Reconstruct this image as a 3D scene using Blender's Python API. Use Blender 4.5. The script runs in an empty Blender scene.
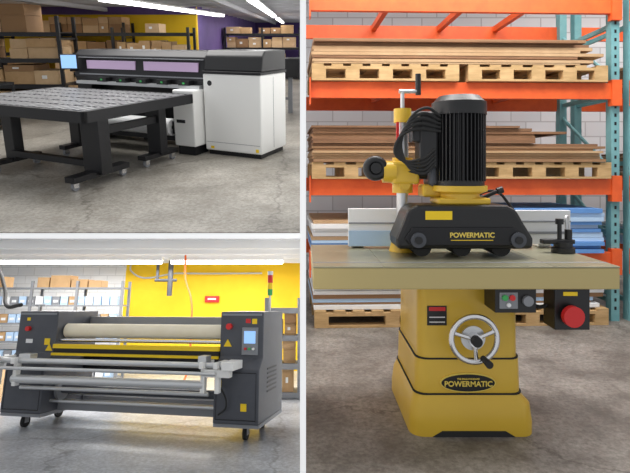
import bpy, bmesh, math, random
from mathutils import Matrix, Vector
random.seed(7)
S=bpy.context.scene
F=520.0
TILT=math.radians(14.55)
def roommat(tilt,eye):
    return Matrix.Rotation(tilt,4,'X')@Matrix.Translation((0,0,-eye))
TL=roommat(TILT,1.8); BL=roommat(-TILT,1.5); RR=roommat(0,1.35)
# ---------------- materials
def mat(name,col,rough=.6,metal=0,col2=None,scale=4,bump=0,emit=0,stretch=None,contrast=(.35,.65),detail=6):
    m=bpy.data.materials.new(name); m.use_nodes=True
    nt=m.node_tree; b=nt.nodes['Principled BSDF']
    b.inputs['Base Color'].default_value=(*col,1); b.inputs['Roughness'].default_value=rough; b.inputs['Metallic'].default_value=metal
    if emit:
        b.inputs['Emission Color'].default_value=(*col,1); b.inputs['Emission Strength'].default_value=emit
    if col2 or bump:
        tc=nt.nodes.new('ShaderNodeTexCoord'); mp=nt.nodes.new('ShaderNodeMapping'); nz=nt.nodes.new('ShaderNodeTexNoise')
        nt.links.new(tc.outputs['Object'],mp.inputs[0]); nt.links.new(mp.outputs[0],nz.inputs['Vector'])
        if stretch: mp.inputs['Scale'].default_value=stretch
        nz.inputs['Scale'].default_value=scale; nz.inputs['Detail'].default_value=detail; nz.inputs['Roughness'].default_value=.65
        if col2:
            r=nt.nodes.new('ShaderNodeValToRGB'); r.color_ramp.elements[0].color=(*col,1); r.color_ramp.elements[1].color=(*col2,1)
            r.color_ramp.elements[0].position=contrast[0]; r.color_ramp.elements[1].position=contrast[1]
            nt.links.new(nz.outputs['Fac'],r.inputs[0]); nt.links.new(r.outputs[0],b.inputs['Base Color'])
        if bump:
            bp=nt.nodes.new('ShaderNodeBump'); bp.inputs['Strength'].default_value=bump; bp.inputs['Distance'].default_value=.02
            nt.links.new(nz.outputs['Fac'],bp.inputs['Height']); nt.links.new(bp.outputs[0],b.inputs['Normal'])
    return m
def concrete(name,dark,light,stain,rough,sc=1.0):
    m=bpy.data.materials.new(name); m.use_nodes=True; nt=m.node_tree; b=nt.nodes['Principled BSDF']; N=nt.nodes.new; K=nt.links.new
    tc=N('ShaderNodeTexCoord')
    def noise(s,d,r):
        n=N('ShaderNodeTexNoise'); n.inputs['Scale'].default_value=s*sc; n.inputs['Detail'].default_value=d; n.inputs['Roughness'].default_value=r; K(tc.outputs['Object'],n.inputs['Vector']); return n
    def ramp(src,a,ca,bb,cb):
        r=N('ShaderNodeValToRGB'); r.color_ramp.elements[0].position=a; r.color_ramp.elements[0].color=(*ca,1); r.color_ramp.elements[1].position=bb; r.color_ramp.elements[1].color=(*cb,1); K(src,r.inputs[0]); return r
    def mix(t,f,a,bq):
        x=N('ShaderNodeMix'); x.data_type='RGBA'; x.blend_type=t
        if isinstance(f,float): x.inputs[0].default_value=f
        else: K(f,x.inputs[0])
        K(a,x.inputs[6]); K(bq,x.inputs[7]); return x.outputs[2]
    big=ramp(noise(1.2,8,.6).outputs['Fac'],.32,dark,.66,light)
    fine=ramp(noise(22,6,.75).outputs['Fac'],.36,(.45,.44,.42),.6,(1,1,1))
    st=ramp(noise(3.5,10,.7).outputs['Fac'],.50,(0,0,0),.70,(.85,.85,.85))
    sc_=N('ShaderNodeRGB'); sc_.outputs[0].default_value=(*stain,1)
    c=mix('MULTIPLY',.85,big.outputs[0],fine.outputs[0])
    c=mix('MIX',st.outputs[0],c,sc_.outputs[0])
    vo=N('ShaderNodeTexVoronoi'); vo.feature='DISTANCE_TO_EDGE'; vo.inputs['Scale'].default_value=.35*sc
    nn=noise(2.0,5,.6); va=N('ShaderNodeVectorMath'); va.operation='ADD'; K(tc.outputs['Object'],va.inputs[0])
    vs=N('ShaderNodeVectorMath'); vs.operation='SCALE'; vs.inputs['Scale'].default_value=.7; K(nn.outputs['Color'],vs.inputs[0]); K(vs.outputs[0],va.inputs[1]); K(va.outputs[0],vo.inputs['Vector'])
    cr=ramp(vo.outputs['Distance'],.0,(.4,.38,.35),.010,(1,1,1))
    c=mix('MULTIPLY',.7,c,cr.outputs[0])
    K(c,b.inputs['Base Color']); b.inputs['Roughness'].default_value=rough
    bp=N('ShaderNodeBump'); bp.inputs['Strength'].default_value=.12; bp.inputs['Distance'].default_value=.01; K(noise(22,6,.75).outputs['Fac'],bp.inputs['Height']); K(bp.outputs[0],b.inputs['Normal'])
    return m
def blockwall(name,c1,c2,mortar,sc=1.0):
    m=mat(name,c1,.8); nt=m.node_tree; b=nt.nodes['Principled BSDF']
    tc=nt.nodes.new('ShaderNodeTexCoord'); mp=nt.nodes.new('ShaderNodeMapping'); br=nt.nodes.new('ShaderNodeTexBrick')
    mp.inputs['Rotation'].default_value=(math.radians(90),0,0)
    nt.links.new(tc.outputs['Object'],mp.inputs[0]); nt.links.new(mp.outputs[0],br.inputs['Vector'])
    br.inputs['Scale'].default_value=sc; br.inputs['Color1'].default_value=(*c1,1); br.inputs['Color2'].default_value=(*c2,1); br.inputs['Mortar'].default_value=(*mortar,1)
    br.inputs['Brick Width'].default_value=.4; br.inputs['Row Height'].default_value=.2; br.inputs['Mortar Size'].default_value=.008
    nt.links.new(br.outputs[0],b.inputs['Base Color']); return m
M={}
M['concTL']=concrete('concrete_tan',(.25,.23,.195),(.49,.46,.41),(.20,.175,.14),.38)
M['concBL']=concrete('concrete_grey',(.36,.37,.40),(.60,.62,.65),(.27,.27,.29),.32)
M['concR']=concrete('concrete_brown',(.13,.115,.10),(.38,.35,.315),(.10,.082,.07),.5,1.6)
M['white']=mat('white_paint',(.88,.88,.87),.7)
M['trim']=mat('glowing_white_trim',(1,1,1),.8,emit=.25)  # slight glow keeps partition and slab edges bright white, though neither is a lamp
M['ceil']=mat('ceiling_deck',(.62,.62,.63),.8,0,(.75,.75,.76),.8)
M['beam']=mat('ceiling_steel',(.5,.5,.52),.6)
M['yellow']=mat('yellow_wall_paint',(.84,.53,.008),.7,0,(.90,.60,.015),1.0)
M['purple']=mat('purple_wall_paint',(.10,.06,.22),.7,0,(.14,.08,.28),1.0)
M['block']=blockwall('block_wall',(.50,.51,.53),(.57,.58,.60),(.36,.36,.37),1.0)
M['blockW']=blockwall('white_block_wall',(.72,.73,.74),(.78,.78,.78),(.6,.6,.6),1.0)
M['black']=mat('black_steel',(.010,.010,.012),.42,.2)
M['blackp']=mat('black_plastic',(.010,.010,.011),.36)
M['rub']=mat('black_rubber',(.02,.02,.02),.8)
M['wcab']=mat('white_cabinet',(.82,.82,.80),.4)
M['silver']=mat('brushed_aluminium',(.62,.63,.64),.35,.8)
M['chrome']=mat('polished_steel',(.75,.75,.76),.2,1)
M['slat']=mat('slotted_table_metal',(.24,.24,.25),.4,.5,(.34,.34,.35),5)
M['glassv']=mat('violet_window',(.60,.44,.66),.15,.1)
M['card']=mat('cardboard',(.42,.26,.12),.85,0,(.52,.33,.17),3)
M['card2']=mat('cardboard_light',(.55,.37,.20),.85,0,(.62,.43,.25),3)
M['card3']=mat('cardboard_dark',(.30,.17,.08),.85)
M['tape']=mat('paper_label',(.8,.8,.78),.7)
M['tube']=mat('fluorescent_tube',(1,1,1),.4,emit=7)
M['screen']=mat('lit_screen',(.25,.45,.75),.3,emit=.8)
M['grey']=mat('machine_grey',(.065,.07,.085),.42,.1,(.08,.085,.10),3)
M['greyl']=mat('machine_light_grey',(.25,.26,.28),.5,.2)
M['cream']=mat('cream_roll',(.82,.75,.58),.75,0,(.88,.82,.66),3)
M['signy']=mat('warning_yellow',(.90,.62,.01),.5)
M['red']=mat('red_plastic',(.65,.02,.02),.35)
M['green']=mat('green_plastic',(.05,.4,.1),.4)
M['blue']=mat('blue_foam',(.11,.27,.60),.7)
M['bluel']=mat('light_blue_panel',(.42,.58,.78),.6)
M['orange']=mat('rack_orange',(.80,.12,.02),.5,0,(.68,.09,.015),6)
M['teal']=mat('rack_teal',(.13,.33,.36),.5,.1,(.19,.40,.42),6)
M['gold']=mat('machine_gold',(.74,.48,.045),.3,0,(.69,.44,.04),2)
M['goldd']=mat('machine_gold_edge',(.50,.40,.17),.4,0)
M['iron']=mat('cast_iron_top',(.28,.265,.18),.3,.35,(.36,.34,.235),3)
M['wood']=mat('pallet_wood',(.38,.24,.10),.8,0,(.56,.37,.18),3,.1,stretch=(1,6,6))
M['ply']=mat('board_brown',(.17,.085,.042),.8,0,(.25,.13,.065),4,stretch=(1,1,8))
M['ply2']=mat('board_light',(.40,.25,.13),.8,0,(.48,.32,.18),4)
M['ply3']=mat('board_mid',(.27,.15,.075),.8)
M['whites']=mat('white_sheet',(.78,.79,.80),.5)
M['cord']=mat('orange_cord',(.85,.15,.02),.5)
M['gtxt']=mat('gold_lettering',(.85,.65,.12),.4)
M['wtxt']=mat('white_lettering',(.8,.8,.8),.4)
# ---------------- helpers
def link(o): S.collection.objects.link(o); return o
def parent_empty(name,room,loc=(0,0,0),rz=0):
    e=bpy.data.objects.new(name,None); e.empty_display_size=.1; link(e)
    e.matrix_world=room@Matrix.Translation(loc)@Matrix.Rotation(math.radians(rz),4,'Z'); return e
def top_mesh(name,room,loc=(0,0,0),rz=0):
    return dict(name=name,mw=room@Matrix.Translation(loc)@Matrix.Rotation(math.radians(rz),4,'Z'))
def fin(name,bm,mats,parent,bevel=0,smooth=False,ang=35):
    me=bpy.data.meshes.new(name); bmesh.ops.recalc_face_normals(bm,faces=bm.faces); bm.to_mesh(me); bm.free()
    if not isinstance(mats,(list,tuple)): mats=[mats]
    for m in mats: me.materials.append(M[m] if isinstance(m,str) else m)
    if smooth:
        for p in me.polygons: p.use_smooth=True
    o=bpy.data.objects.new(name,me); link(o)
    if isinstance(parent,dict): o.matrix_world=parent['mw']
    elif parent is not None: o.parent=parent
    if bevel:
        b=o.modifiers.new('bev','BEVEL'); b.width=bevel; b.segments=2; b.limit_method='ANGLE'
    if smooth:
        e=o.modifiers.new('es','EDGE_SPLIT'); e.split_angle=math.radians(ang)
    return o
def addbox(bm,x0,x1,y0,y1,z0,z1,mi=0):
    v=[bm.verts.new(p) for p in [(x0,y0,z0),(x1,y0,z0),(x1,y1,z0),(x0,y1,z0),(x0,y0,z1),(x1,y0,z1),(x1,y1,z1),(x0,y1,z1)]]
    for f in [(0,3,2,1),(4,5,6,7),(0,1,5,4),(1,2,6,5),(2,3,7,6),(3,0,4,7)]:
        bm.faces.new([v[i] for i in f]).material_index=mi
def box(name,p,b,m,bevel=0):
    bm=bmesh.new(); addbox(bm,*b); return fin(name,bm,m,p,bevel)
def boxes(name,p,lst,mats,bevel=0):
    bm=bmesh.new()
    for e in lst: addbox(bm,*e[:6],e[6] if len(e)>6 else 0)
    return fin(name,bm,mats,p,bevel)
def addcyl(bm,p0,p1,r0,r1=None,n=24,mi=0,caps=True):
    r1=r0 if r1 is None else r1
    p0=Vector(p0);p1=Vector(p1);d=(p1-p0).normalized()
    a=Vector((0,0,1)) if abs(d.z)<.9 else Vector((1,0,0))
    u=d.cross(a).normalized(); w=d.cross(u)
    A=[];B=[]
    for i in range(n):
        t=2*math.pi*i/n; k=u*math.cos(t)+w*math.sin(t)
        A.append(bm.verts.new(p0+k*r0)); B.append(bm.verts.new(p1+k*r1))
    for i in range(n):
        j=(i+1)%n; bm.faces.new([A[i],A[j],B[j],B[i]]).material_index=mi
    if caps:
        bm.faces.new(A[::-1]).material_index=mi; bm.faces.new(B).material_index=mi
def cyl(name,p,p0,p1,r,m,r1=None,n=28):
    bm=bmesh.new(); addcyl(bm,p0,p1,r,r1,n); return fin(name,bm,m,p,0,True)
def cyls(name,p,lst,mats,n=20):
    bm=bmesh.new()
    for e in lst: addcyl(bm,e[0],e[1],e[2],e[3] if len(e)>3 else None,n,e[4] if len(e)>4 else 0)
    return fin(name,bm,mats,p,0,True)
def prism(name,p,pts,lo,hi,axis,m,bevel=0):
    bm=bmesh.new()
    def P(a,b,c): return {'x':(c,a,b),'y':(a,c,b),'z':(a,b,c)}[axis]
    A=[bm.verts.new(P(a,b,lo)) for a,b in pts]; B=[bm.verts.new(P(a,b,hi)) for a,b in pts]
    n=len(pts); bm.faces.new(A[::-1]); bm.faces.new(B)
    for i in range(n): bm.faces.new([A[i],A[(i+1)%n],B[(i+1)%n],B[i]])
    return fin(name,bm,m,p,bevel)
def tube(name,p,pts,r,m,cyc=False):
    c=bpy.data.curves.new(name,'CURVE'); c.dimensions='3D'; c.bevel_depth=r; c.bevel_resolution=4; c.resolution_u=12; c.use_fill_caps=True
    s=c.splines.new('BEZIER'); s.bezier_points.add(len(pts)-1)
    for bp,q in zip(s.bezier_points,pts): bp.co=q; bp.handle_left_type=bp.handle_right_type='AUTO'
    s.use_cyclic_u=cyc
    c.materials.append(M[m]); o=bpy.data.objects.new(name,c); link(o)
    if isinstance(p,dict): o.matrix_world=p['mw']
    elif p: o.parent=p
    return o
def text(name,p,s,loc,size,m,ext=.002):
    c=bpy.data.curves.new(name,'FONT'); c.body=s; c.size=size; c.extrude=ext; c.offset=size*.02; c.align_x='CENTER'; c.align_y='CENTER'
    c.materials.append(M[m]); o=bpy.data.objects.new(name,c); link(o); o.parent=p; o.location=loc; o.rotation_euler=(math.radians(90),0,0); return o
def torus(name,p,c,R,r,m,axis='y',n=40,k=12):
    bm=bmesh.new(); rings=[]
    for i in range(n):
        t=2*math.pi*i/n; ring=[]
        for j in range(k):
            s=2*math.pi*j/k; a=(R+r*math.cos(s))*math.cos(t); b=(R+r*math.cos(s))*math.sin(t); h=r*math.sin(s)
            q={'y':(a,h,b),'z':(a,b,h),'x':(h,a,b)}[axis]; ring.append(bm.verts.new(Vector(c)+Vector(q)))
        rings.append(ring)
    for i in range(n):
        for j in range(k):
            bm.faces.new([rings[i][j],rings[(i+1)%n][j],rings[(i+1)%n][(j+1)%k],rings[i][(j+1)%k]])
    return fin(name,bm,m,p,0,True,180)
def loft(name,p,secs,m,smooth=True):
    bm=bmesh.new(); rings=[]
    for z,hw,hd,cx,cy,rr in secs:
        ring=[]
        for q,(sx,sy) in enumerate([(1,1),(-1,1),(-1,-1),(1,-1)]):
            for k in range(6):
                t=math.pi/2*(q+k/5); ring.append(bm.verts.new((cx+sx*(hw-rr)+rr*math.cos(t),cy+sy*(hd-rr)+rr*math.sin(t),z)))
        rings.append(ring)
    n=len(rings[0])
    for a,b in zip(rings,rings[1:]):
        for i in range(n): bm.faces.new([a[i],a[(i+1)%n],b[(i+1)%n],b[i]])
    bm.faces.new(rings[0][::-1]); bm.faces.new(rings[-1])
    return fin(name,bm,m,p,0,smooth,30)
def caster(bm,x,y,top,r=.05):
    addbox(bm,x-.035,x+.035,y-.035,y+.035,top-.015,top,0)
    addbox(bm,x-.03,x-.024,y-.03,y+.04,r*.8,top-.01,0); addbox(bm,x+.024,x+.03,y-.03,y+.04,r*.8,top-.01,0)
    addcyl(bm,(x-.02,y+.01,r),(x+.02,y+.01,r),r,None,18,1)
def area(name,room,loc,sx,sy,e,col=(1,.98,.95)):
    l=bpy.data.lights.new(name,'AREA'); l.shape='RECTANGLE'; l.size=sx; l.size_y=sy; l.energy=e; l.color=col
    o=bpy.data.objects.new(name,l); link(o); o.matrix_world=room@Matrix.Translation(loc); return o
# ================= BUILDING SHELL
W=Matrix.Identity(4)
box('wall_partition',top_mesh('',W),(-.0127,.0127,2.2,40,-7,14),'trim')
prism('floor_slab',top_mesh('',W),[(4.9,-.645),(8.62,-1.12),(8.62,.33),(4.9,-.598)],-12,-.013,'x','trim')
# ---- upper-left workshop
T=top_mesh('',TL)
E=-.0128
H=2.75
box('floor',T,(-22,E,4.6,38.2,-.04,0),'concTL')
def tw(n,b,m): return box(n,T,b,m)
tw('wall_back',(-16,-3.35,17,17.2,0,H),'yellow')
tw('trim_1',(-16,-3.34,16.95,16.999,2.42,H),'purple')
tw('wall_side',(-3.5,-3.35,17.2,38,0,H),'purple')
tw('wall_rear',(-3.5,E,38,38.2,0,H),'purple')
tw('ceiling',(-16,E,9.5,38.2,H,H+.1),'ceil')
L=[]
for i in range(18):
    y=10+i*1.55; L.append((-16 if y<16.8 else -3.3,E,y,y+.10,H-.13,H-.001))
for x in (-9,-6.2): L.append((x,x+.12,9.6,16.9,H-.24,H-.131))
L.append((-2.0,-1.9,9.6,37.9,H-.24,H-.131))
boxes('trim_2',T,L,'beam')
def lamp(name,room,p0,p1,w=.12):
    e=parent_empty(name,room,p0,math.degrees(math.atan2(p1[1]-p0[1],p1[0]-p0[0])))
    l=math.hypot(p1[0]-p0[0],p1[1]-p0[1])
    box('housing',e,(0,l,-w,w,.03,.07),'white')
    cyls('tubes',e,[((.02,-w/2,0),(l-.02,-w/2,0),.035),((.02,w/2,0),(l-.02,w/2,0),.035)],['tube'],12)
    cyls('hangers',e,[((l*.1,0,.07),(l*.1,0,.2),.008),((l*.9,0,.07),(l*.9,0,.2),.008)],['beam'],8)
lamp('fluorescent_light',TL,(-3.6,9.8,2.42),(-2.7,18,2.42))
lamp('fluorescent_light',TL,(-.95,9.8,2.42),(-1.0,19,2.42),.07)
lamp('fluorescent_light',TL,(-1.0,21,2.42),(-1.05,28,2.42),.07)
def rack(name,room,loc,w,d,levels,top,mat_,bays):
    p=top_mesh('',room,loc); L=[]
    for i in range(bays+1):
        x=w*i/bays
        for y in (0,d-.07): L.append((x-.035,x+.035,y,y+.07,0,top))
        z=.2
        while z<top-.3:
            L.append((x-.02,x+.02,.07,d-.07,z,z+.04)); z+=.5
    for z in levels:
        L.append((0,w,0.005,.055,z-.09,z)); L.append((0,w,d-.055,d-.005,z-.09,z)); L.append((.03,w-.03,.03,d-.03,z-.02,z-.001))
    return boxes(name,p,L,[mat_])
def cartons(name,room,loc,w,d,levels,hmax,seed,fill=.92,bw=(.28,.6)):
    r=random.Random(seed); p=top_mesh('',room,loc); L=[]
    for z,hm in zip(levels,hmax):
        x=.05
        while x<w-.2:
            b=r.uniform(*bw)
            if x+b>w-.03: break
            if r.random()<fill:
                zz=z+.002
                while zz<z+hm-.12:
                    h=min(r.uniform(.2,.36),z+hm-zz)
                    if h<.1: break
                    y0=.04+r.uniform(0,.08); mi=r.choice([0,0,1,1,2])
                    L.append((x+r.uniform(0,.02),x+b-.015,y0,d-.08,zz,zz+h-.004,mi))
                    if r.random()<.5: L.append((x+b*.3,x+b*.5,y0-.004,y0,zz+h*.4,zz+h*.65,3))
                    zz+=h
            x+=b
    return boxes(name,p,L,['card','card2','card3','tape'])
lv=[.14,.74,1.3,1.86]
rack('storage_rack',TL,(-10.4,11.6,0),5.1,.9,lv,2.2,'black',3)
cartons('cardboard_boxes',TL,(-10.4,11.6,0),5.1,.9,lv,[.45,.42,.42,.7],1,.97,(.35,.7))
rack('storage_rack',TL,(-5.05,14.2,0),2.0,.9,lv,2.0,'black',1)
cartons('cardboard_boxes',TL,(-5.05,14.2,0),2.0,.9,lv,[.45,.42,.36,.26],2,.85,bw=(.25,.45))
rack('storage_rack',TL,(-8.9,15.6,0),3.7,.9,lv,2.15,'black',2)
cartons('cardboard_boxes',TL,(-8.9,15.6,0),3.7,.9,lv,[.45,.42,.42,.45],3)
rack('storage_rack',TL,(-3.2,22,0),3.05,.9,lv,2.1,'black',2)
cartons('cardboard_boxes',TL,(-3.2,22,0),3.05,.9,lv,[.45,.42,.42,.34],4)
# ---- wide format printer
K=(-.61,7.53,0)
pr=parent_empty('wide_format_printer',TL,K,-25)
box('end_cabinet',pr,(-1.0,0,0,.8,.07,1.24),'wcab',.02)
boxes('end_cabinet_base',pr,[(-.96,-.04,.04,.76,.0,.07)],'black')
box('end_cabinet_lid',pr,(-1.01,.01,-.01,.81,1.24,1.28),'black',.01)
boxes('cabinet_seams',pr,[(-.002,.003,.38,.386,.12,1.2),(-.97,-.03,-.003,.002,.2,.206)],'greyl')
cyl('badge',pr,(-.88,-.004,1.10),(-.88,.003,1.10),.04,'blackp')
boxes('warning_labels',pr,[(-.10,-.05,-.003,.001,.1,.15),(-.9,-.84,-.003,.001,.1,.14)],'signy')
G=-3.72
prism('gantry_body',pr,[(.1,.98),(.05,1.12),(.10,1.47),(.2,1.56),(.78,1.56),(.78,.98)],G,-.03,'x','black',.012)
prism('gantry_end_cap',pr,[(.03,1.28),(.08,1.5),(.16,1.58),(.80,1.58),(.80,1.28)],-1.0,.0,'x','blackp',.02)
L=[]
for i in range(2):
    x0=-3.42+i*1.24; L.append((x0,x0+1.06,.058,.10,1.25,1.39))
boxes('window_panels',pr,L,'glassv')
boxes('window_frames',pr,[(-3.6,-1.02,.05,.09,1.15,1.17),(-3.6,-1.02,.045,.09,1.43,1.44)],'greyl')
boxes('carriage_rail',pr,[(-3.6,-1.05,-.04,.08,1.0,1.05)],'silver')
boxes('carriage_units',pr,[(-3.1+i*.42,-2.9+i*.42,-.06,.06,1.05,1.12,0) for i in range(5)]+[(-3.02+i*.42,-2.98+i*.42,-.064,-.058,1.07,1.1,1) for i in range(5)],['blackp','green'])
boxes('lower_body_dark_backing',pr,[(-3.7,-1.1,.35,.78,.66,.98),(-3.5,-1.1,.70,.74,.04,.68)],'black')  # thin black rear sheet is added to darken the space behind the roll
boxes('support_columns',pr,[(G,-3.4,.1,.78,0,.98),(-1.5,-1.1,.35,.78,0,.68),(-2.7,-2.5,.5,.7,0,.66)],'black',.01)
box('ink_cabinet',pr,(-1.42,-1.03,-.22,.2,.14,1.0),'wcab',.02)
boxes('ink_cabinet_slots',pr,[(-1.36,-1.09,-.224,-.215,.86,.93),(-1.36,-1.2,-.224,-.215,.5,.55),(-1.38,-1.07,-.18,.16,0,.14)],'black')
cyl('media_roll',pr,(-3.1,-.12,.40),(-1.52,-.12,.40),.135,'whites')
cyls('media_core',pr,[((-3.3,-.12,.4),(-1.46,-.12,.4),.035)],['black'])
boxes('roll_supports',pr,[(-3.3,-3.24,-.18,.4,.3,.45),(-1.5,-1.46,-.16,.4,.3,.5),(-3.3,-1.5,.3,.4,.08,.16),(-3.3,-3.24,-.18,.0,0,.3)],'black')
boxes('operator_screen_arm',pr,[(-3.70,-3.66,-.06,.12,1.2,1.24),(-3.70,-3.66,-.06,-.03,1.2,1.4)],'black')
ms=bpy.data.objects.new('operator_screen',None); link(ms); ms.parent=pr; ms.location=(-3.66,-.08,1.24); ms.rotation_euler=(0,0,math.radians(20))
box('bezel',ms,(-.15,.15,-.03,.0,0,.25),'blackp',.005)
box('display',ms,(-.135,.135,-.034,-.029,.015,.235),'screen')
# feed table
ft=parent_empty('roller_feed_table',TL,K,-25)
x0,x1,y0,y1=-3.75,-1.0,-2.30,-.27
boxes('table_frame',ft,[(x0,x1,y0,y0+.05,.82,.955),(x0,x1,y1-.05,y1,.82,.955),(x0,x0+.05,y0,y1,.82,.955),(x1-.05,x1,y0,y1,.82,.955),(x0+.04,x1-.04,y0+.04,y1-.04,.86,.92)],'black')
L=[]
n=24
for i in range(n):
    a=x0+.06+(x1-x0-.12)*i/n; w=(x1-x0-.12)/n
    for j in range(6):
        b=y0+.06+(y1-y0-.12)*j/6; bb=(y1-y0-.12)/6
        L.append((a+.022,a+w-.022,b+.022,b+bb-.022,.92,.957))
boxes('table_slats',ft,L,'slat')
boxes('table_legs',ft,[(-1.38,-1.08,-2.04,-1.86,.14,.86),(-1.40,-1.16,-.85,-.7,.14,.86),(-2.95,-2.75,-1.95,-1.8,.14,.86),(-2.95,-2.75,-.85,-.7,.14,.86)],'black',.01)
boxes('table_base',ft,[(-1.31,-1.15,-2.40,-1.5,.11,.18),(-1.33,-1.19,-1.15,-.45,.11,.17),(-2.92,-2.8,-2.25,-1.5,.11,.17),(-2.92,-2.8,-1.1,-.5,.11,.17),(-2.8,-1.34,-1.98,-1.9,.2,.28),(-1.27,-1.21,-1.86,-.85,.6,.7)],'black')
bm=bmesh.new()
for x,y in ((-1.23,-2.34),(-1.23,-1.56),(-1.25,-1.08),(-1.25,-.52),(-2.86,-2.18),(-2.86,-1.56),(-2.86,-1.04),(-2.86,-.56)): caster(bm,x,y,.115,.05)
fin('casters',bm,['chrome','greyl'],ft,0)
ct=parent_empty('tool_cart',TL,(-6.3,10.3,0),-20)
boxes('shelves',ct,[(-.5,.5,-.3,.3,.1,.14),(-.5,.5,-.3,.3,.5,.54),(-.5,.5,-.3,.3,.85,.9)],'black')
boxes('posts',ct,[(x,x+.04,y,y+.04,0,.9) for x in (-.5,.46) for y in (-.3,.26)],'black')
p2=parent_empty('roll_printer',TL,(-.95,12.2,0),0)
boxes('body',p2,[(-1.3,.85,0,.6,.85,1.15),(-1.3,-.9,-.05,.62,.85,1.28),(.5,.88,-.05,.62,.85,1.28)],'black',.02)
boxes('stand',p2,[(-1.1,-1.0,.1,.5,0,.85),(.6,.7,.1,.5,0,.85),(-1.1,.7,.27,.33,.3,.36)],'greyl')
cyl('roll',p2,(-.9,.2,.6),(.5,.2,.6),.09,'whites')
# ================= LOWER-LEFT WORKSHOP
B=top_mesh('',BL)
box('floor.001',B,(-11,E,3.2,13.2,-.04,0),'concBL')
box('wall_back.001',B,(-4.35,E,13,13.2,0,2.62),'yellow')
box('wall_back.002',B,(-11,-4.35,13,13.2,0,2.62),'blockW')
box('ceiling.001',B,(-11,E,8.9,13.2,2.62,2.7),'ceil')
boxes('trim_3',B,[(-10.9,E,y,y+.1,2.47,2.62) for y in (9.3,10.3,11.3,12.5)],'white')
def lampx(name,room,x0,x1,y,z):
    e=parent_empty(name,room,(x0,y,z)); l=x1-x0
    box('housing',e,(0,l,-.1,.1,.03,.1),'white'); cyls('tubes',e,[((.02,0,0),(l-.02,0,0),.04)],['tube'],12)
lampx('fluorescent_light',BL,-6.9,-2.9,10.9,2.36)
lampx('fluorescent_light',BL,-2.75,-.4,10.9,2.36)
cyls('vent_pipe',B,[((-3.05,12.2,1.7),(-3.05,12.2,2.62),.06),((-3.35,12.2,2.05),(-3.35,12.2,2.62),.035),((-3.4,12.2,2.05),(-2.9,12.2,2.05),.035)],['grey'],16)
tube('air_hose',B,[(-6.1,9.6,2.4),(-5.5,9.4,2.2),(-5.1,9.1,1.8),(-4.75,8.6,1.5),(-4.2,8.0,1.5)],.03,'rub')
tube('extension_cord',B,[(-2.35,10.5,2.46),(-2.3,10.4,2.0),(-2.15,10.3,1.6),(-2.1,10.2,1.0),(-2.12,10.1,.3),(-2.2,9.9,.02)],.02,'cord')
fa=parent_empty('fire_alarm_box',BL,(-2.2,12.93,1.62)); box('case',fa,(-.17,.17,0,.069,-.06,.09),'red',.01); box('plate',fa,(-.10,.10,-.004,.001,0,.04),'whites')
tube('wall_conduit',B,[(-4.2,12.93,2.55),(-4.2,12.93,2.3),(-3.0,12.93,2.25),(-1.0,12.93,2.25)],.02,'beam')
ps=parent_empty('parts_shelving',BL,(-7.4,10.9,0))
lev=[.1,.45,.8,1.15,1.5,1.85]; L=[]
for i in range(5):
    x=3.7*i/4
    for y in (0,.45): L.append((x-.025,x+.025,y,y+.05,0,1.98))
for z in lev: L.append((0,3.7,0,.5,z-.03,z))
boxes('shelves',ps,L,'greyl')
L=[];r=random.Random(5)
for z in lev[:5]:
    x=.06
    while x<3.5:
        L.append((x,x+.15,.06,.42,z+.003,z+.17,r.choice([0,0,0,1,2,3]))); L.append((x+.03,x+.12,.055,.06,z+.05,z+.1,2)); x+=.17
x=.1
while x<3.3:
    b=r.uniform(.25,.45)
    if r.random()<.45: L.append((x,x+b-.03,.06,.44,1.852,1.852+r.uniform(.12,.25),3))
    x+=b
boxes('storage_bins',ps,L,['bluel','greyl','whites','card'])
rack('storage_rack',BL,(-.62,9.2,0),.56,.6,[.1,.55,1.0,1.45],1.62,'greyl',1)
cartons('cardboard_boxes',BL,(-.62,9.2,0),.56,.6,[.1,.55,1.0,1.45],[.38,.38,.38,.0],9,1,(.2,.24))
cartons('cardboard_boxes',BL,(-5.9,8.6,0),1.2,.5,[0],[.5],11,1,(.3,.5))
# calender machine
cm=parent_empty('roll_laminator',BL,(-2.07,6.885,0),-12.8)
for a,b,nm in ((1.12,1.66,'right'),(-1.72,-1.14,'left')):
    prism(nm+'_housing',cm,[(-.22,.2),(-.22,.78),(-.08,.9),(-.08,1.42),(.8,1.42),(.8,.2)],a,b,'x','grey',.012)
    boxes(nm+'_housing_trim',cm,[(a+.02,b-.02,-.09,-.079,1.375,1.40),(a,b,-.2,.8,.16,.2)],'greyl')
    boxes(nm+'_door_seams',cm,[(a+.03,b-.03,-.224,-.219,.74,.75),(a+.03,b-.03,-.224,-.219,.24,.25),(a+.03,a+.036,-.224,-.219,.24,.75),(b-.036,b-.03,-.224,-.219,.24,.75)],'black')
boxes('vent_slots',cm,[(1.661,1.666,.1,.5,.5+i*.05,.52+i*.05) for i in range(6)],'black')
boxes('control_panel',cm,[(1.40,1.60,-.1,-.078,.93,1.24)],'greyl',.005)
boxes('control_screen',cm,[(1.43,1.57,-.106,-.099,1.06,1.2)],'screen')
cyls('control_buttons',cm,[((1.45+i*.05,-.12,1.0),(1.45+i*.05,-.095,1.0),.015,None,i%3) for i in range(3)],['red','green','wtxt'])
boxes('warning_stickers',cm,[(1.44,1.5,-.084,-.079,1.29,1.34,1),(1.52,1.58,-.084,-.079,1.28,1.34,0),(-1.3,-1.22,-.084,-.079,1.0,1.08,0),(1.15,1.21,-.226,-.219,.55,.66,0),(-1.6,-1.55,-.084,-.079,1.3,1.34,0),(-1.58,-1.48,-.084,-.079,1.02,1.07,2),(1.45,1.52,-.226,-.219,.34,.42,0)],['signy','red','wtxt'])
tri=lambda n,x,z,s: prism(n,cm,[(x-s,z),(x+s,z),(x,z+1.7*s)],-.09,-.08,'y','signy')
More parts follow.
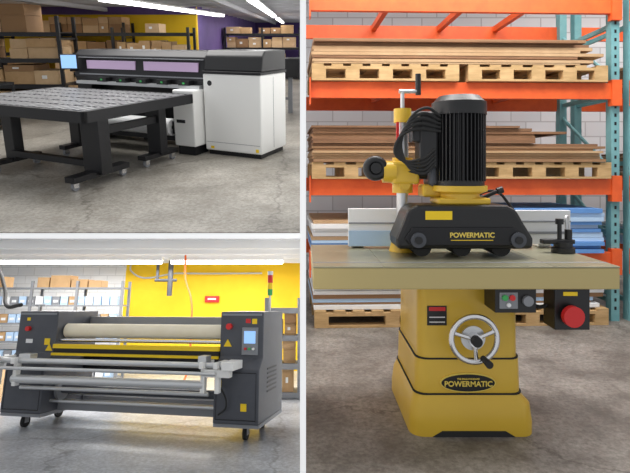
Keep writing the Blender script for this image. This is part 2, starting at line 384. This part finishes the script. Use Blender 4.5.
tri('warning_sign_1',1.22,1.02,.05); tri('warning_sign_2',-1.22,.93,.05)
cyls('emergency_stop',cm,[((1.24,-.13,1.25),(1.24,-.08,1.25),.035),((-1.55,-.13,1.2),(-1.55,-.08,1.2),.03)],['red'])
boxes('cross_beams',cm,[(-1.14,1.12,.1,.3,.2,.30),(-1.14,1.12,.62,.72,1.12,1.34),(-1.14,1.12,.62,.72,.2,.32)],'greyl',.006)
boxes('back_guard',cm,[(-1.14,1.12,.55,.6,.62,.84)],'black')
cyls('cream_press_roll',cm,[((-1.12,.12,1.17),(1.1,.12,1.17),.09)],['cream'],32)
cyls('roll_core_ends',cm,[((-1.14,.12,1.17),(1.12,.12,1.17),.03),((-1.14,0.0,1.06),(1.12,0.0,1.06),.022)],['chrome'])
boxes('yellow_guard_bar',cm,[(-1.14,1.12,-.12,-.07,.965,1.015,0),(-1.14,1.12,-.1,.05,.90,.965,1),(-1.14,1.12,-.14,-.1,.88,.91,0)],['signy','black'])
cyls('tension_rollers',cm,[((-1.62,-.42,.84),(1.3,-.42,.84),.032),((-1.70,-.5,.76),(1.25,-.5,.76),.02),((-1.42,-.42,.63),(1.08,-.42,.63),.05),((-1.38,-.32,.52),(1.1,-.32,.52),.022)],['silver'])
cyls('lower_rollers',cm,[((-1.14,.1,.45),(1.12,.1,.45),.05,None,0),((-1.14,-.05,.33),(1.12,-.05,.33),.018,None,1),((-1.14,.35,.38),(1.12,.35,.38),.04,None,1)],['grey','silver'])
cyls('take_up_flanges',cm,[((-1.12,.1,.45),(-1.08,.1,.45),.13),((1.06,.1,.45),(1.1,.1,.45),.13)],['greyl'])
L=[]
for x in (-1.66,-1.4,1.05,1.22):
    L.append((x,x+.05,-.52,-.18,.81,.88)); L.append((x,x+.05,-.46,-.38,.55,.88))
L+= [(1.1,1.4,-.48,-.38,.72,.8),(-1.76,-1.62,-.54,-.36,.76,.88),(1.32,1.46,-.53,-.22,.8,.89)]
boxes('roller_brackets',cm,L,'wcab',.006)
boxes('air_cylinders',cm,[(1.0,1.1,-.44,-.28,.84,.94),(-1.36,-1.2,-.44,-.3,.84,.92)],'silver',.01)
cyls('signal_tower',cm,[((1.58,.45,1.42),(1.58,.45,1.62),.012,None,0),((1.58,.45,1.62),(1.58,.45,1.70),.033,None,2),((1.58,.45,1.70),(1.58,.45,1.78),.033,None,3),((1.58,.45,1.78),(1.58,.45,1.88),.033,None,1),((1.58,.45,1.88),(1.58,.45,1.93),.035,None,0)],['silver','red','green','signy'])
cyls('swing_handles',cm,[((-1.55,.05,1.42),(-1.55,.05,1.5),.012),((-1.6,.05,1.5),(-1.45,.05,1.5),.012)],['silver'])
tube('machine_cable',cm,[(1.1,.2,.8),(1.15,-.25,.7),(1.3,-.28,.4),(1.2,-.26,.3)],.01,'rub')
bm=bmesh.new()
for x in (-1.5,1.45):
    for y in (-.02,.62): caster(bm,x,y,.17,.07)
fin('casters',bm,['greyl','rub'],cm,0)
# ================= RIGHT WORKSHOP
R=top_mesh('',RR)
box('floor.002',R,(.0128,7.5,1.7,7.2,-.04,0),'concR')
box('wall_back.003',R,(.0128,7.5,7,7.2,0,4.0),'block')
box('wall_right',R,(7.5,7.7,2.2,7.2,0,4.0),'block')
box('ceiling.002',R,(.0128,7.7,2.6,7.2,4.0,4.1),'ceil')
RK=(.055,4.55,0); RZ=2
rk=top_mesh('',RR,RK,RZ)
w=2.70; d=.95
bm=bmesh.new()
L=[]
for x in (w,w+.16,w+2.6):
    for y in (0,d-.08): L.append((x,x+.075,y,y+.08,0,3.9,0))
    z=.15
    while z<3.6: L.append((x+.02,x+.05,.08,d-.08,z,z+.04,0)); z+=.62
levels=[.62,1.27,2.12,2.88]
for z in levels:
    for xa,xb in ((0,w),(w+.235,w+2.6)):
        for y in (-.03,d-.02): L.append((xa,xb,y,y+.05,z-.14,z,1))
        L.append((xb-.02,xb+.07,-.045,.02,z-.2,z+.03,1))
        if xa>0: L.append((xa-.07,xa+.02,-.045,.02,z-.2,z+.03,1))
        else: L.append((0,.012,-.06,.05,z-.2,z+.03,1))
        for xx in (xa+.7,xa+1.4,xa+2.0): L.append((xx,xx+.05,0.02,d-.02,z-.06,z-.002,1))
for x in (w,w+.16):
    z=.1
    while z<3.8: L.append((x+.028,x+.047,-.002,.001,z,z+.03,2)); z+=.075
for e in L: addbox(bm,*e)
for a in ((1.35,1.9),(2.2,2.75),(.7,1.25)): addcyl(bm,(w+.04,.06,a[0]),(w+.04,d-.06,a[1]),.018,None,10,0)
fin('pallet_rack',bm,['teal','orange','black'],rk)
def pallet(z,x0,x1,off=-.08):
    L=[]; d0=off; d1=d+off-.05
    for y in (d0,(d0+d1)/2-.04,d1-.09):
        L.append((x0,x1,y,y+.09,z+.002,z+.02))
        n=5
        for i in range(n):
            xx=x0+(x1-x0-.12)*i/(n-1); L.append((xx,xx+.12,y,y+.09,z+.02,z+.10))
        L.append((x0,x1,y,y+.09,z+.10,z+.125))
    k=int((x1-x0)/.16)
    for i in range(k):
        xx=x0+(x1-x0-.1)*i/(k-1); L.append((xx,xx+.1,d0,d1,z+.125,z+.145))
    boxes('wood_pallet',top_mesh('',RR,RK,RZ),L,['wood'])
def stack(name,z,zt,x0,x1,mats,seed,th=(.012,.03),off=-.1,jit=.12,jl=.02):
    r=random.Random(seed); L=[]
    zz=z
    while zz<zt:
        h=r.uniform(*th); a=x0+r.uniform(0,jl); b=x1-r.uniform(0,jit); y=off+r.uniform(0,.07)
        L.append((a,b,y,d-.15,zz,zz+h-.002,r.randrange(len(mats)))); zz+=h
    boxes(name,top_mesh('',RR,RK,RZ),L,mats)
pallet(2.122,.02,1.30); pallet(2.122,1.38,2.62)
stack('plywood_sheets',2.27,2.5,.015,2.6,['ply','ply3','ply','ply2'],1,jit=.3)
pallet(1.272,.02,1.26); pallet(1.272,1.36,2.65)
stack('plywood_sheets',1.42,1.58,.015,2.6,['ply2','ply3','ply2','ply'],2)
stack('plywood_sheets',1.582,1.72,.015,2.3,['ply','ply3','ply'],12,(.02,.035),jit=.5)
stack('foam_board_sheets',.622,.90,.015,1.1,['bluel','blue','ply2','whites'],3,(.02,.04),jit=.05)
stack('foam_board_sheets',.622,.98,1.2,2.6,['blue','blue','bluel','ply3'],4,(.03,.05),jit=.05)
pallet(0.0,.04,2.6,-.12)
stack('white_panels',.148,.44,.02,2.6,['whites','whites','ply3','bluel'],6,(.015,.04),jit=.12)
stack('plywood_sheets',1.275,1.5,w+.4,w+2.4,['ply','ply2'],8)
stack('plywood_sheets',2.125,2.35,w+.4,w+2.4,['ply','ply2'],9)
stack('white_panels',.622,.8,w+.4,w+2.4,['whites','bluel'],10)
# ---- shaper
bx=.065
sh=parent_empty('spindle_shaper',RR,(.79,2.95,0),0)
loft('plinth',sh,[(0,.318,.32,.01+bx,0,.07),(.06,.318,.32,.01+bx,0,.07),(.15,.308,.31,.01+bx,0,.07),(.185,.285,.295,bx,0,.07),(.2,.28,.285,bx,0,.07)],'gold')
prism('plinth_arch_shade',sh,[(bx-.20,0.0),(bx+.22,0.0),(bx+.17,.03),(bx-.15,.03)],-.323,-.316,'y','rub')  # dark plate stands in for the shaded gap under the plinth
loft('base_body',sh,[(.2,.275,.28,bx,0,.06),(.37,.272,.275,bx,0,.06),(.385,.262,.27,bx,0,.06),(.70,.26,.268,bx,0,.06),(.775,.26,.27,bx,0,.06)],'gold')
loft('base_seam_lower',sh,[(.197,.2815,.287,bx,0,.06),(.205,.2815,.287,bx,0,.06)],'rub')
loft('base_seam_upper',sh,[(.375,.2705,.276,bx,0,.06),(.383,.2705,.276,bx,0,.06)],'rub')
box('table_body',sh,(-.742,.735,-.45,.28,.775,.878),'goldd',.006)
boxes('table_top',sh,[(-.742,-.402,-.45,.28,.878,.886),(-.4,.42,-.45,.28,.878,.886),(.422,.735,-.45,.28,.878,.886)],'iron',.001)
boxes('miter_slot',sh,[(-.742,.735,-.35,-.33,.886,.8868)],'greyl')
hx=.05
torus('handwheel_rim',sh,(hx,-.40,.52),.112,.014,'chrome')
cyls('handwheel_hub',sh,[((hx,-.43,.52),(hx,-.26,.52),.032),((hx,-.405,.52),(hx+.10,-.4,.56),.011),((hx,-.405,.52),(hx-.10,-.4,.55),.011),((hx,-.405,.52),(hx+.01,-.4,.41),.011)],['chrome'])
cyl('handwheel_dial',sh,(hx,-.385,.52),(hx,-.375,.52),.06,'silver')
cyls('handwheel_crank',sh,[((hx+.04,-.41,.43),(hx+.04,-.50,.43),.014,.018),((hx,-.45,.52),(hx,-.43,.52),.025)],['rub'])
bxc=.055; bz=.26
for nm,rx,rz,mm,yy in (('name_badge_rim',.143,.050,'gtxt',-.282),('name_badge',.136,.043,'blackp',-.286)):
    bm=bmesh.new(); addcyl(bm,(0,-.005,0),(0,.005,0),1,None,40)
    for v in bm.verts: v.co.x=v.co.x*rx+bxc; v.co.z=v.co.z*rz+bz; v.co.y+=yy
    fin(nm,bm,[mm],sh)
text('badge_lettering',sh,'POWERMATIC',(bxc,-.294,bz-.004),.038,'gtxt')
text('badge_subtitle',sh,'THE GOLD STANDARD',(bxc,-.294,bz+.022),.011,'gtxt')
boxes('data_plate',sh,[(-.15,-.05,-.273,-.268,.55,.65,0),(-.142,-.058,-.276,-.272,.625,.645,1),(-.14,-.06,-.276,-.272,.565,.57,2),(-.14,-.06,-.276,-.272,.59,.595,2)],['blackp','red','wtxt'])
boxes('switch_box',sh,[(.145,.345,-.42,-.22,.655,.774,0),(.165,.255,-.424,-.419,.675,.755,1)],['blackp','greyl'],.004)
cyls('switch_buttons',sh,[((.19,-.434,.73),(.19,-.42,.73),.014,None,0),((.225,-.434,.73),(.225,-.42,.73),.014,None,1),((.3,-.44,.715),(.3,-.42,.715),.025,None,3),((.208,-.434,.695),(.208,-.42,.695),.01,None,2)],['green','red','wtxt','greyl'])
boxes('stop_switch_box',sh,[(.43,.60,-.43,-.31,.575,.774,0),(.47,.54,-.434,-.429,.74,.76,1)],['blackp','signy'],.006)
cyls('stop_button',sh,[((.50,-.48,.65),(.50,-.45,.65),.05,None,0),((.50,-.45,.65),(.50,-.42,.65),.028,None,1)],['red','rub'])
tube('switch_cable',sh,[(.345,-.35,.7),(.40,-.33,.66),(.44,-.35,.68)],.01,'rub')
# fence
fn=parent_empty('shaper_fence',RR,(.79,3.0,0))
boxes('fence_plates',fn,[(-.52,-.20,.09,.12,.895,1.12,0),(.33,.80,.09,.12,.91,1.11,0),(.33,.80,.082,.09,.97,.985,1),(.33,.80,.082,.09,1.04,1.05,1),(-.52,-.2,.082,.09,1.03,1.04,1)],['whites','greyl'],.002)
boxes('fence_housing',fn,[(-.22,.33,.13,.21,.888,1.08),(-.50,-.42,.12,.21,.888,1.0),(.62,.70,.12,.21,.888,1.0)],'wcab',.008)
boxes('fence_facing',fn,[(-.52,-.22,.078,.09,.90,.99)],'bluel')
gl=parent_empty('miter_gauge',RR,(1.46,2.92,.8862))
cyls('pivot',gl,[((0,0,0.001),(0,0,.03),.062),((0,0,.03),(0,0,.06),.05),((-.02,0,.05),(-.02,0,.16),.012),((.03,.0,.05),(.03,0,.13),.02),((-.02,0,.16),(-.02,0,.19),.022)],['blackp'])
boxes('bar',gl,[(-.12,.06,-.02,.03,.05,.075)],'blackp',.005)
tube('hose_loop',gl,[(.03,.02,.12),(.04,.04,.2),(.06,.06,.14),(.05,.06,.07)],.008,'silver')
# power feeder
pf=parent_empty('power_feeder',RR,(.79,3.0,0))
X=.06
prism('feeder_body',pf,[(X-.355,.935),(X+.355,.935),(X+.36,.99),(X+.31,1.07),(X+.27,1.14),(X+.22,1.165),(X-.25,1.165),(X-.30,1.14),(X-.33,1.06),(X-.36,.99)],-.28,-.04,'y','blackp',.02)
prism('feeder_front_panel',pf,[(X-.29,.955),(X+.29,.955),(X+.31,.99),(X+.25,1.05),(X-.28,1.05),(X-.32,.99)],-.292,-.28,'y','black',.005)
cyls('feeder_wheel_caps',pf,[((X-.25,-.305,.985),(X-.25,-.285,.985),.040,None,0),((X+.27,-.305,.985),(X+.27,-.285,.985),.040,None,0),((X-.25,-.312,.985),(X-.25,-.3,.985),.02,None,1),((X+.27,-.312,.985),(X+.27,-.3,.985),.02,None,1)],['grey','blackp'])
cyls('drive_rollers',pf,[((X-.22+i*.21,-.25,.942),(X-.22+i*.21,-.06,.942),.05) for i in range(3)],['rub'])
text('feeder_lettering',pf,'POWERMATIC',(X+.03,-.296,1.01),.036,'gtxt')
boxes('feeder_plates',pf,[(X-.08,X+.14,-.2935,-.2915,.982,1.038,1),(X-.21,X-.07,-.2835,-.279,1.09,1.135,0),(X-.08,X+.14,-.2937,-.2932,.982,.986,0)],['signy','blackp'])
boxes('gear_housing',pf,[(X-.13,X+.15,-.24,-.04,1.165,1.2)],'gold',.01)
loft('motor_flange',pf,[(1.195,.10,.10,.07,-.14,.09),(1.22,.11,.10,.07,-.14,.1),(1.235,.145,.13,.07,-.14,.12),(1.265,.145,.13,.07,-.14,.12)],'gold')
bm=bmesh.new(); n=40; A=[];Bv=[]
for i in range(n*4):
    t=2*math.pi*i/(4*n); rr=.142 if i%4<2 else .122
    A.append(bm.verts.new((.07+rr*math.cos(t),-.13+rr*math.sin(t),1.29))); Bv.append(bm.verts.new((.07+rr*math.cos(t),-.13+rr*math.sin(t),1.66)))
for i in range(n*4): j=(i+1)%(4*n); bm.faces.new([A[i],A[j],Bv[j],Bv[i]])
bm.faces.new(A[::-1]); bm.faces.new(Bv)
fin('motor_fins',bm,['blackp'],pf)
cyls('motor_caps',pf,[((.07,-.13,1.26),(.07,-.13,1.295),.135),((.07,-.13,1.65),(.07,-.13,1.72),.147),((.07,-.13,1.72),(.07,-.13,1.755),.142,.11)],['blackp'],40)
boxes('motor_terminal_box',pf,[(-.16,-.06,-.2,-.06,1.36,1.66),(-.2,-.14,-.19,-.08,1.5,1.64)],'blackp',.012)
cy=-.02
cyls('support_column',pf,[((-.22,cy,.97),(-.22,cy,1.70),.034,None,0),((-.22,cy,.887),(-.22,cy,.95),.078,.06,1),((-.22,cy,1.62),(-.22,cy,1.70),.05,None,1),((-.22,cy,1.22),(-.22,cy,1.42),.058,None,1)],['silver','gold'])
cyls('clamp_arm',pf,[((-.38,cy-.04,1.34),(.05,cy-.06,1.34),.042,None,0),((-.34,cy-.04,1.34),(-.27,cy-.04,1.34),.062,None,1),((-.22,cy-.08,1.27),(-.22,cy,1.27),.03,None,1)],['blackp','gold'])
boxes('clamp_casting',pf,[(-.29,-.14,cy-.09,cy+.03,1.27,1.40,0),(-.13,-.02,-.14,.0,1.2,1.27,0)],['gold'],.015)
boxes('swivel_joint',pf,[(-.1,.06,-.16,.0,1.26,1.4)],'grey',.02)
torus('adjust_knob',pf,(-.385,-.09,1.36),.045,.026,'blackp')
cyls('adjust_knob_hub',pf,[((-.385,-.13,1.36),(-.385,0,1.36),.03,None,0),((-.22,cy,1.70),(-.22,cy,1.80),.012,None,2),((-.24,cy,1.80),(-.13,cy,1.80),.012,None,2),((-.13,cy,1.78),(-.13,cy,1.90),.016,None,0)],['blackp','gold','silver','red'])
boxes('height_scale',pf,[(-.265,-.25,cy-.06,cy-.045,1.42,1.62)],'red')
for k in range(5):
    a=.02*k
    tube('motor_cable_%d'%(k+1),pf,[(-.05,-.2,1.64-a),(-.14-a,-.23,1.68-a*1.5),(-.24-a*.6,-.22,1.58-a),(-.25-a*.4,-.2,1.42),(-.15,-.2,1.33+a),(-.08,-.2,1.38+a)],.008,'rub')
tube('feeder_cable',pf,[(.15,-.05,1.18),(.30,-.03,1.23),(.40,.0,1.15),(.5,.03,1.0)],.008,'rub')
cyls('locking_lever',pf,[((.18,-.05,1.17),(.3,-.08,1.23),.012),((.3,-.08,1.23),(.33,-.08,1.24),.02)],['blackp'])
# ================= lights
area('added_area_light',TL,(-3,9.3,4.3),6,3,430)  # area lights added to brighten all three rooms, with no panel fixtures
area('added_area_light',TL,(-7,12.9,2.4),4,1,60)
area('added_area_light',TL,(-1.7,22,2.4),2,6,90)
area('added_area_light',BL,(-3.2,9.6,2.4),5,.8,210)
area('added_area_light',BL,(-3.5,11.8,2.3),6,.5,100)
area('added_area_light',RR,(1.6,3.4,3.9),3,1.2,150)
area('added_area_light',RR,(4.5,5.4,3.9),3,1,100)
w=bpy.data.worlds.new('workshop_world'); S.world=w; w.use_nodes=True
w.node_tree.nodes['Background'].inputs[0].default_value=(.95,.97,1,1); w.node_tree.nodes['Background'].inputs[1].default_value=.66
S.view_settings.view_transform='Standard'
# ================= camera
c=bpy.data.cameras.new('camera'); c.lens=36*F/630; c.sensor_width=36; c.sensor_fit='HORIZONTAL'; c.shift_x=12/630; c.shift_y=-(236.5-170)/630; c.clip_start=.05
co=bpy.data.objects.new('camera',c); link(co); co.rotation_euler=(math.radians(90),0,0); S.camera=co
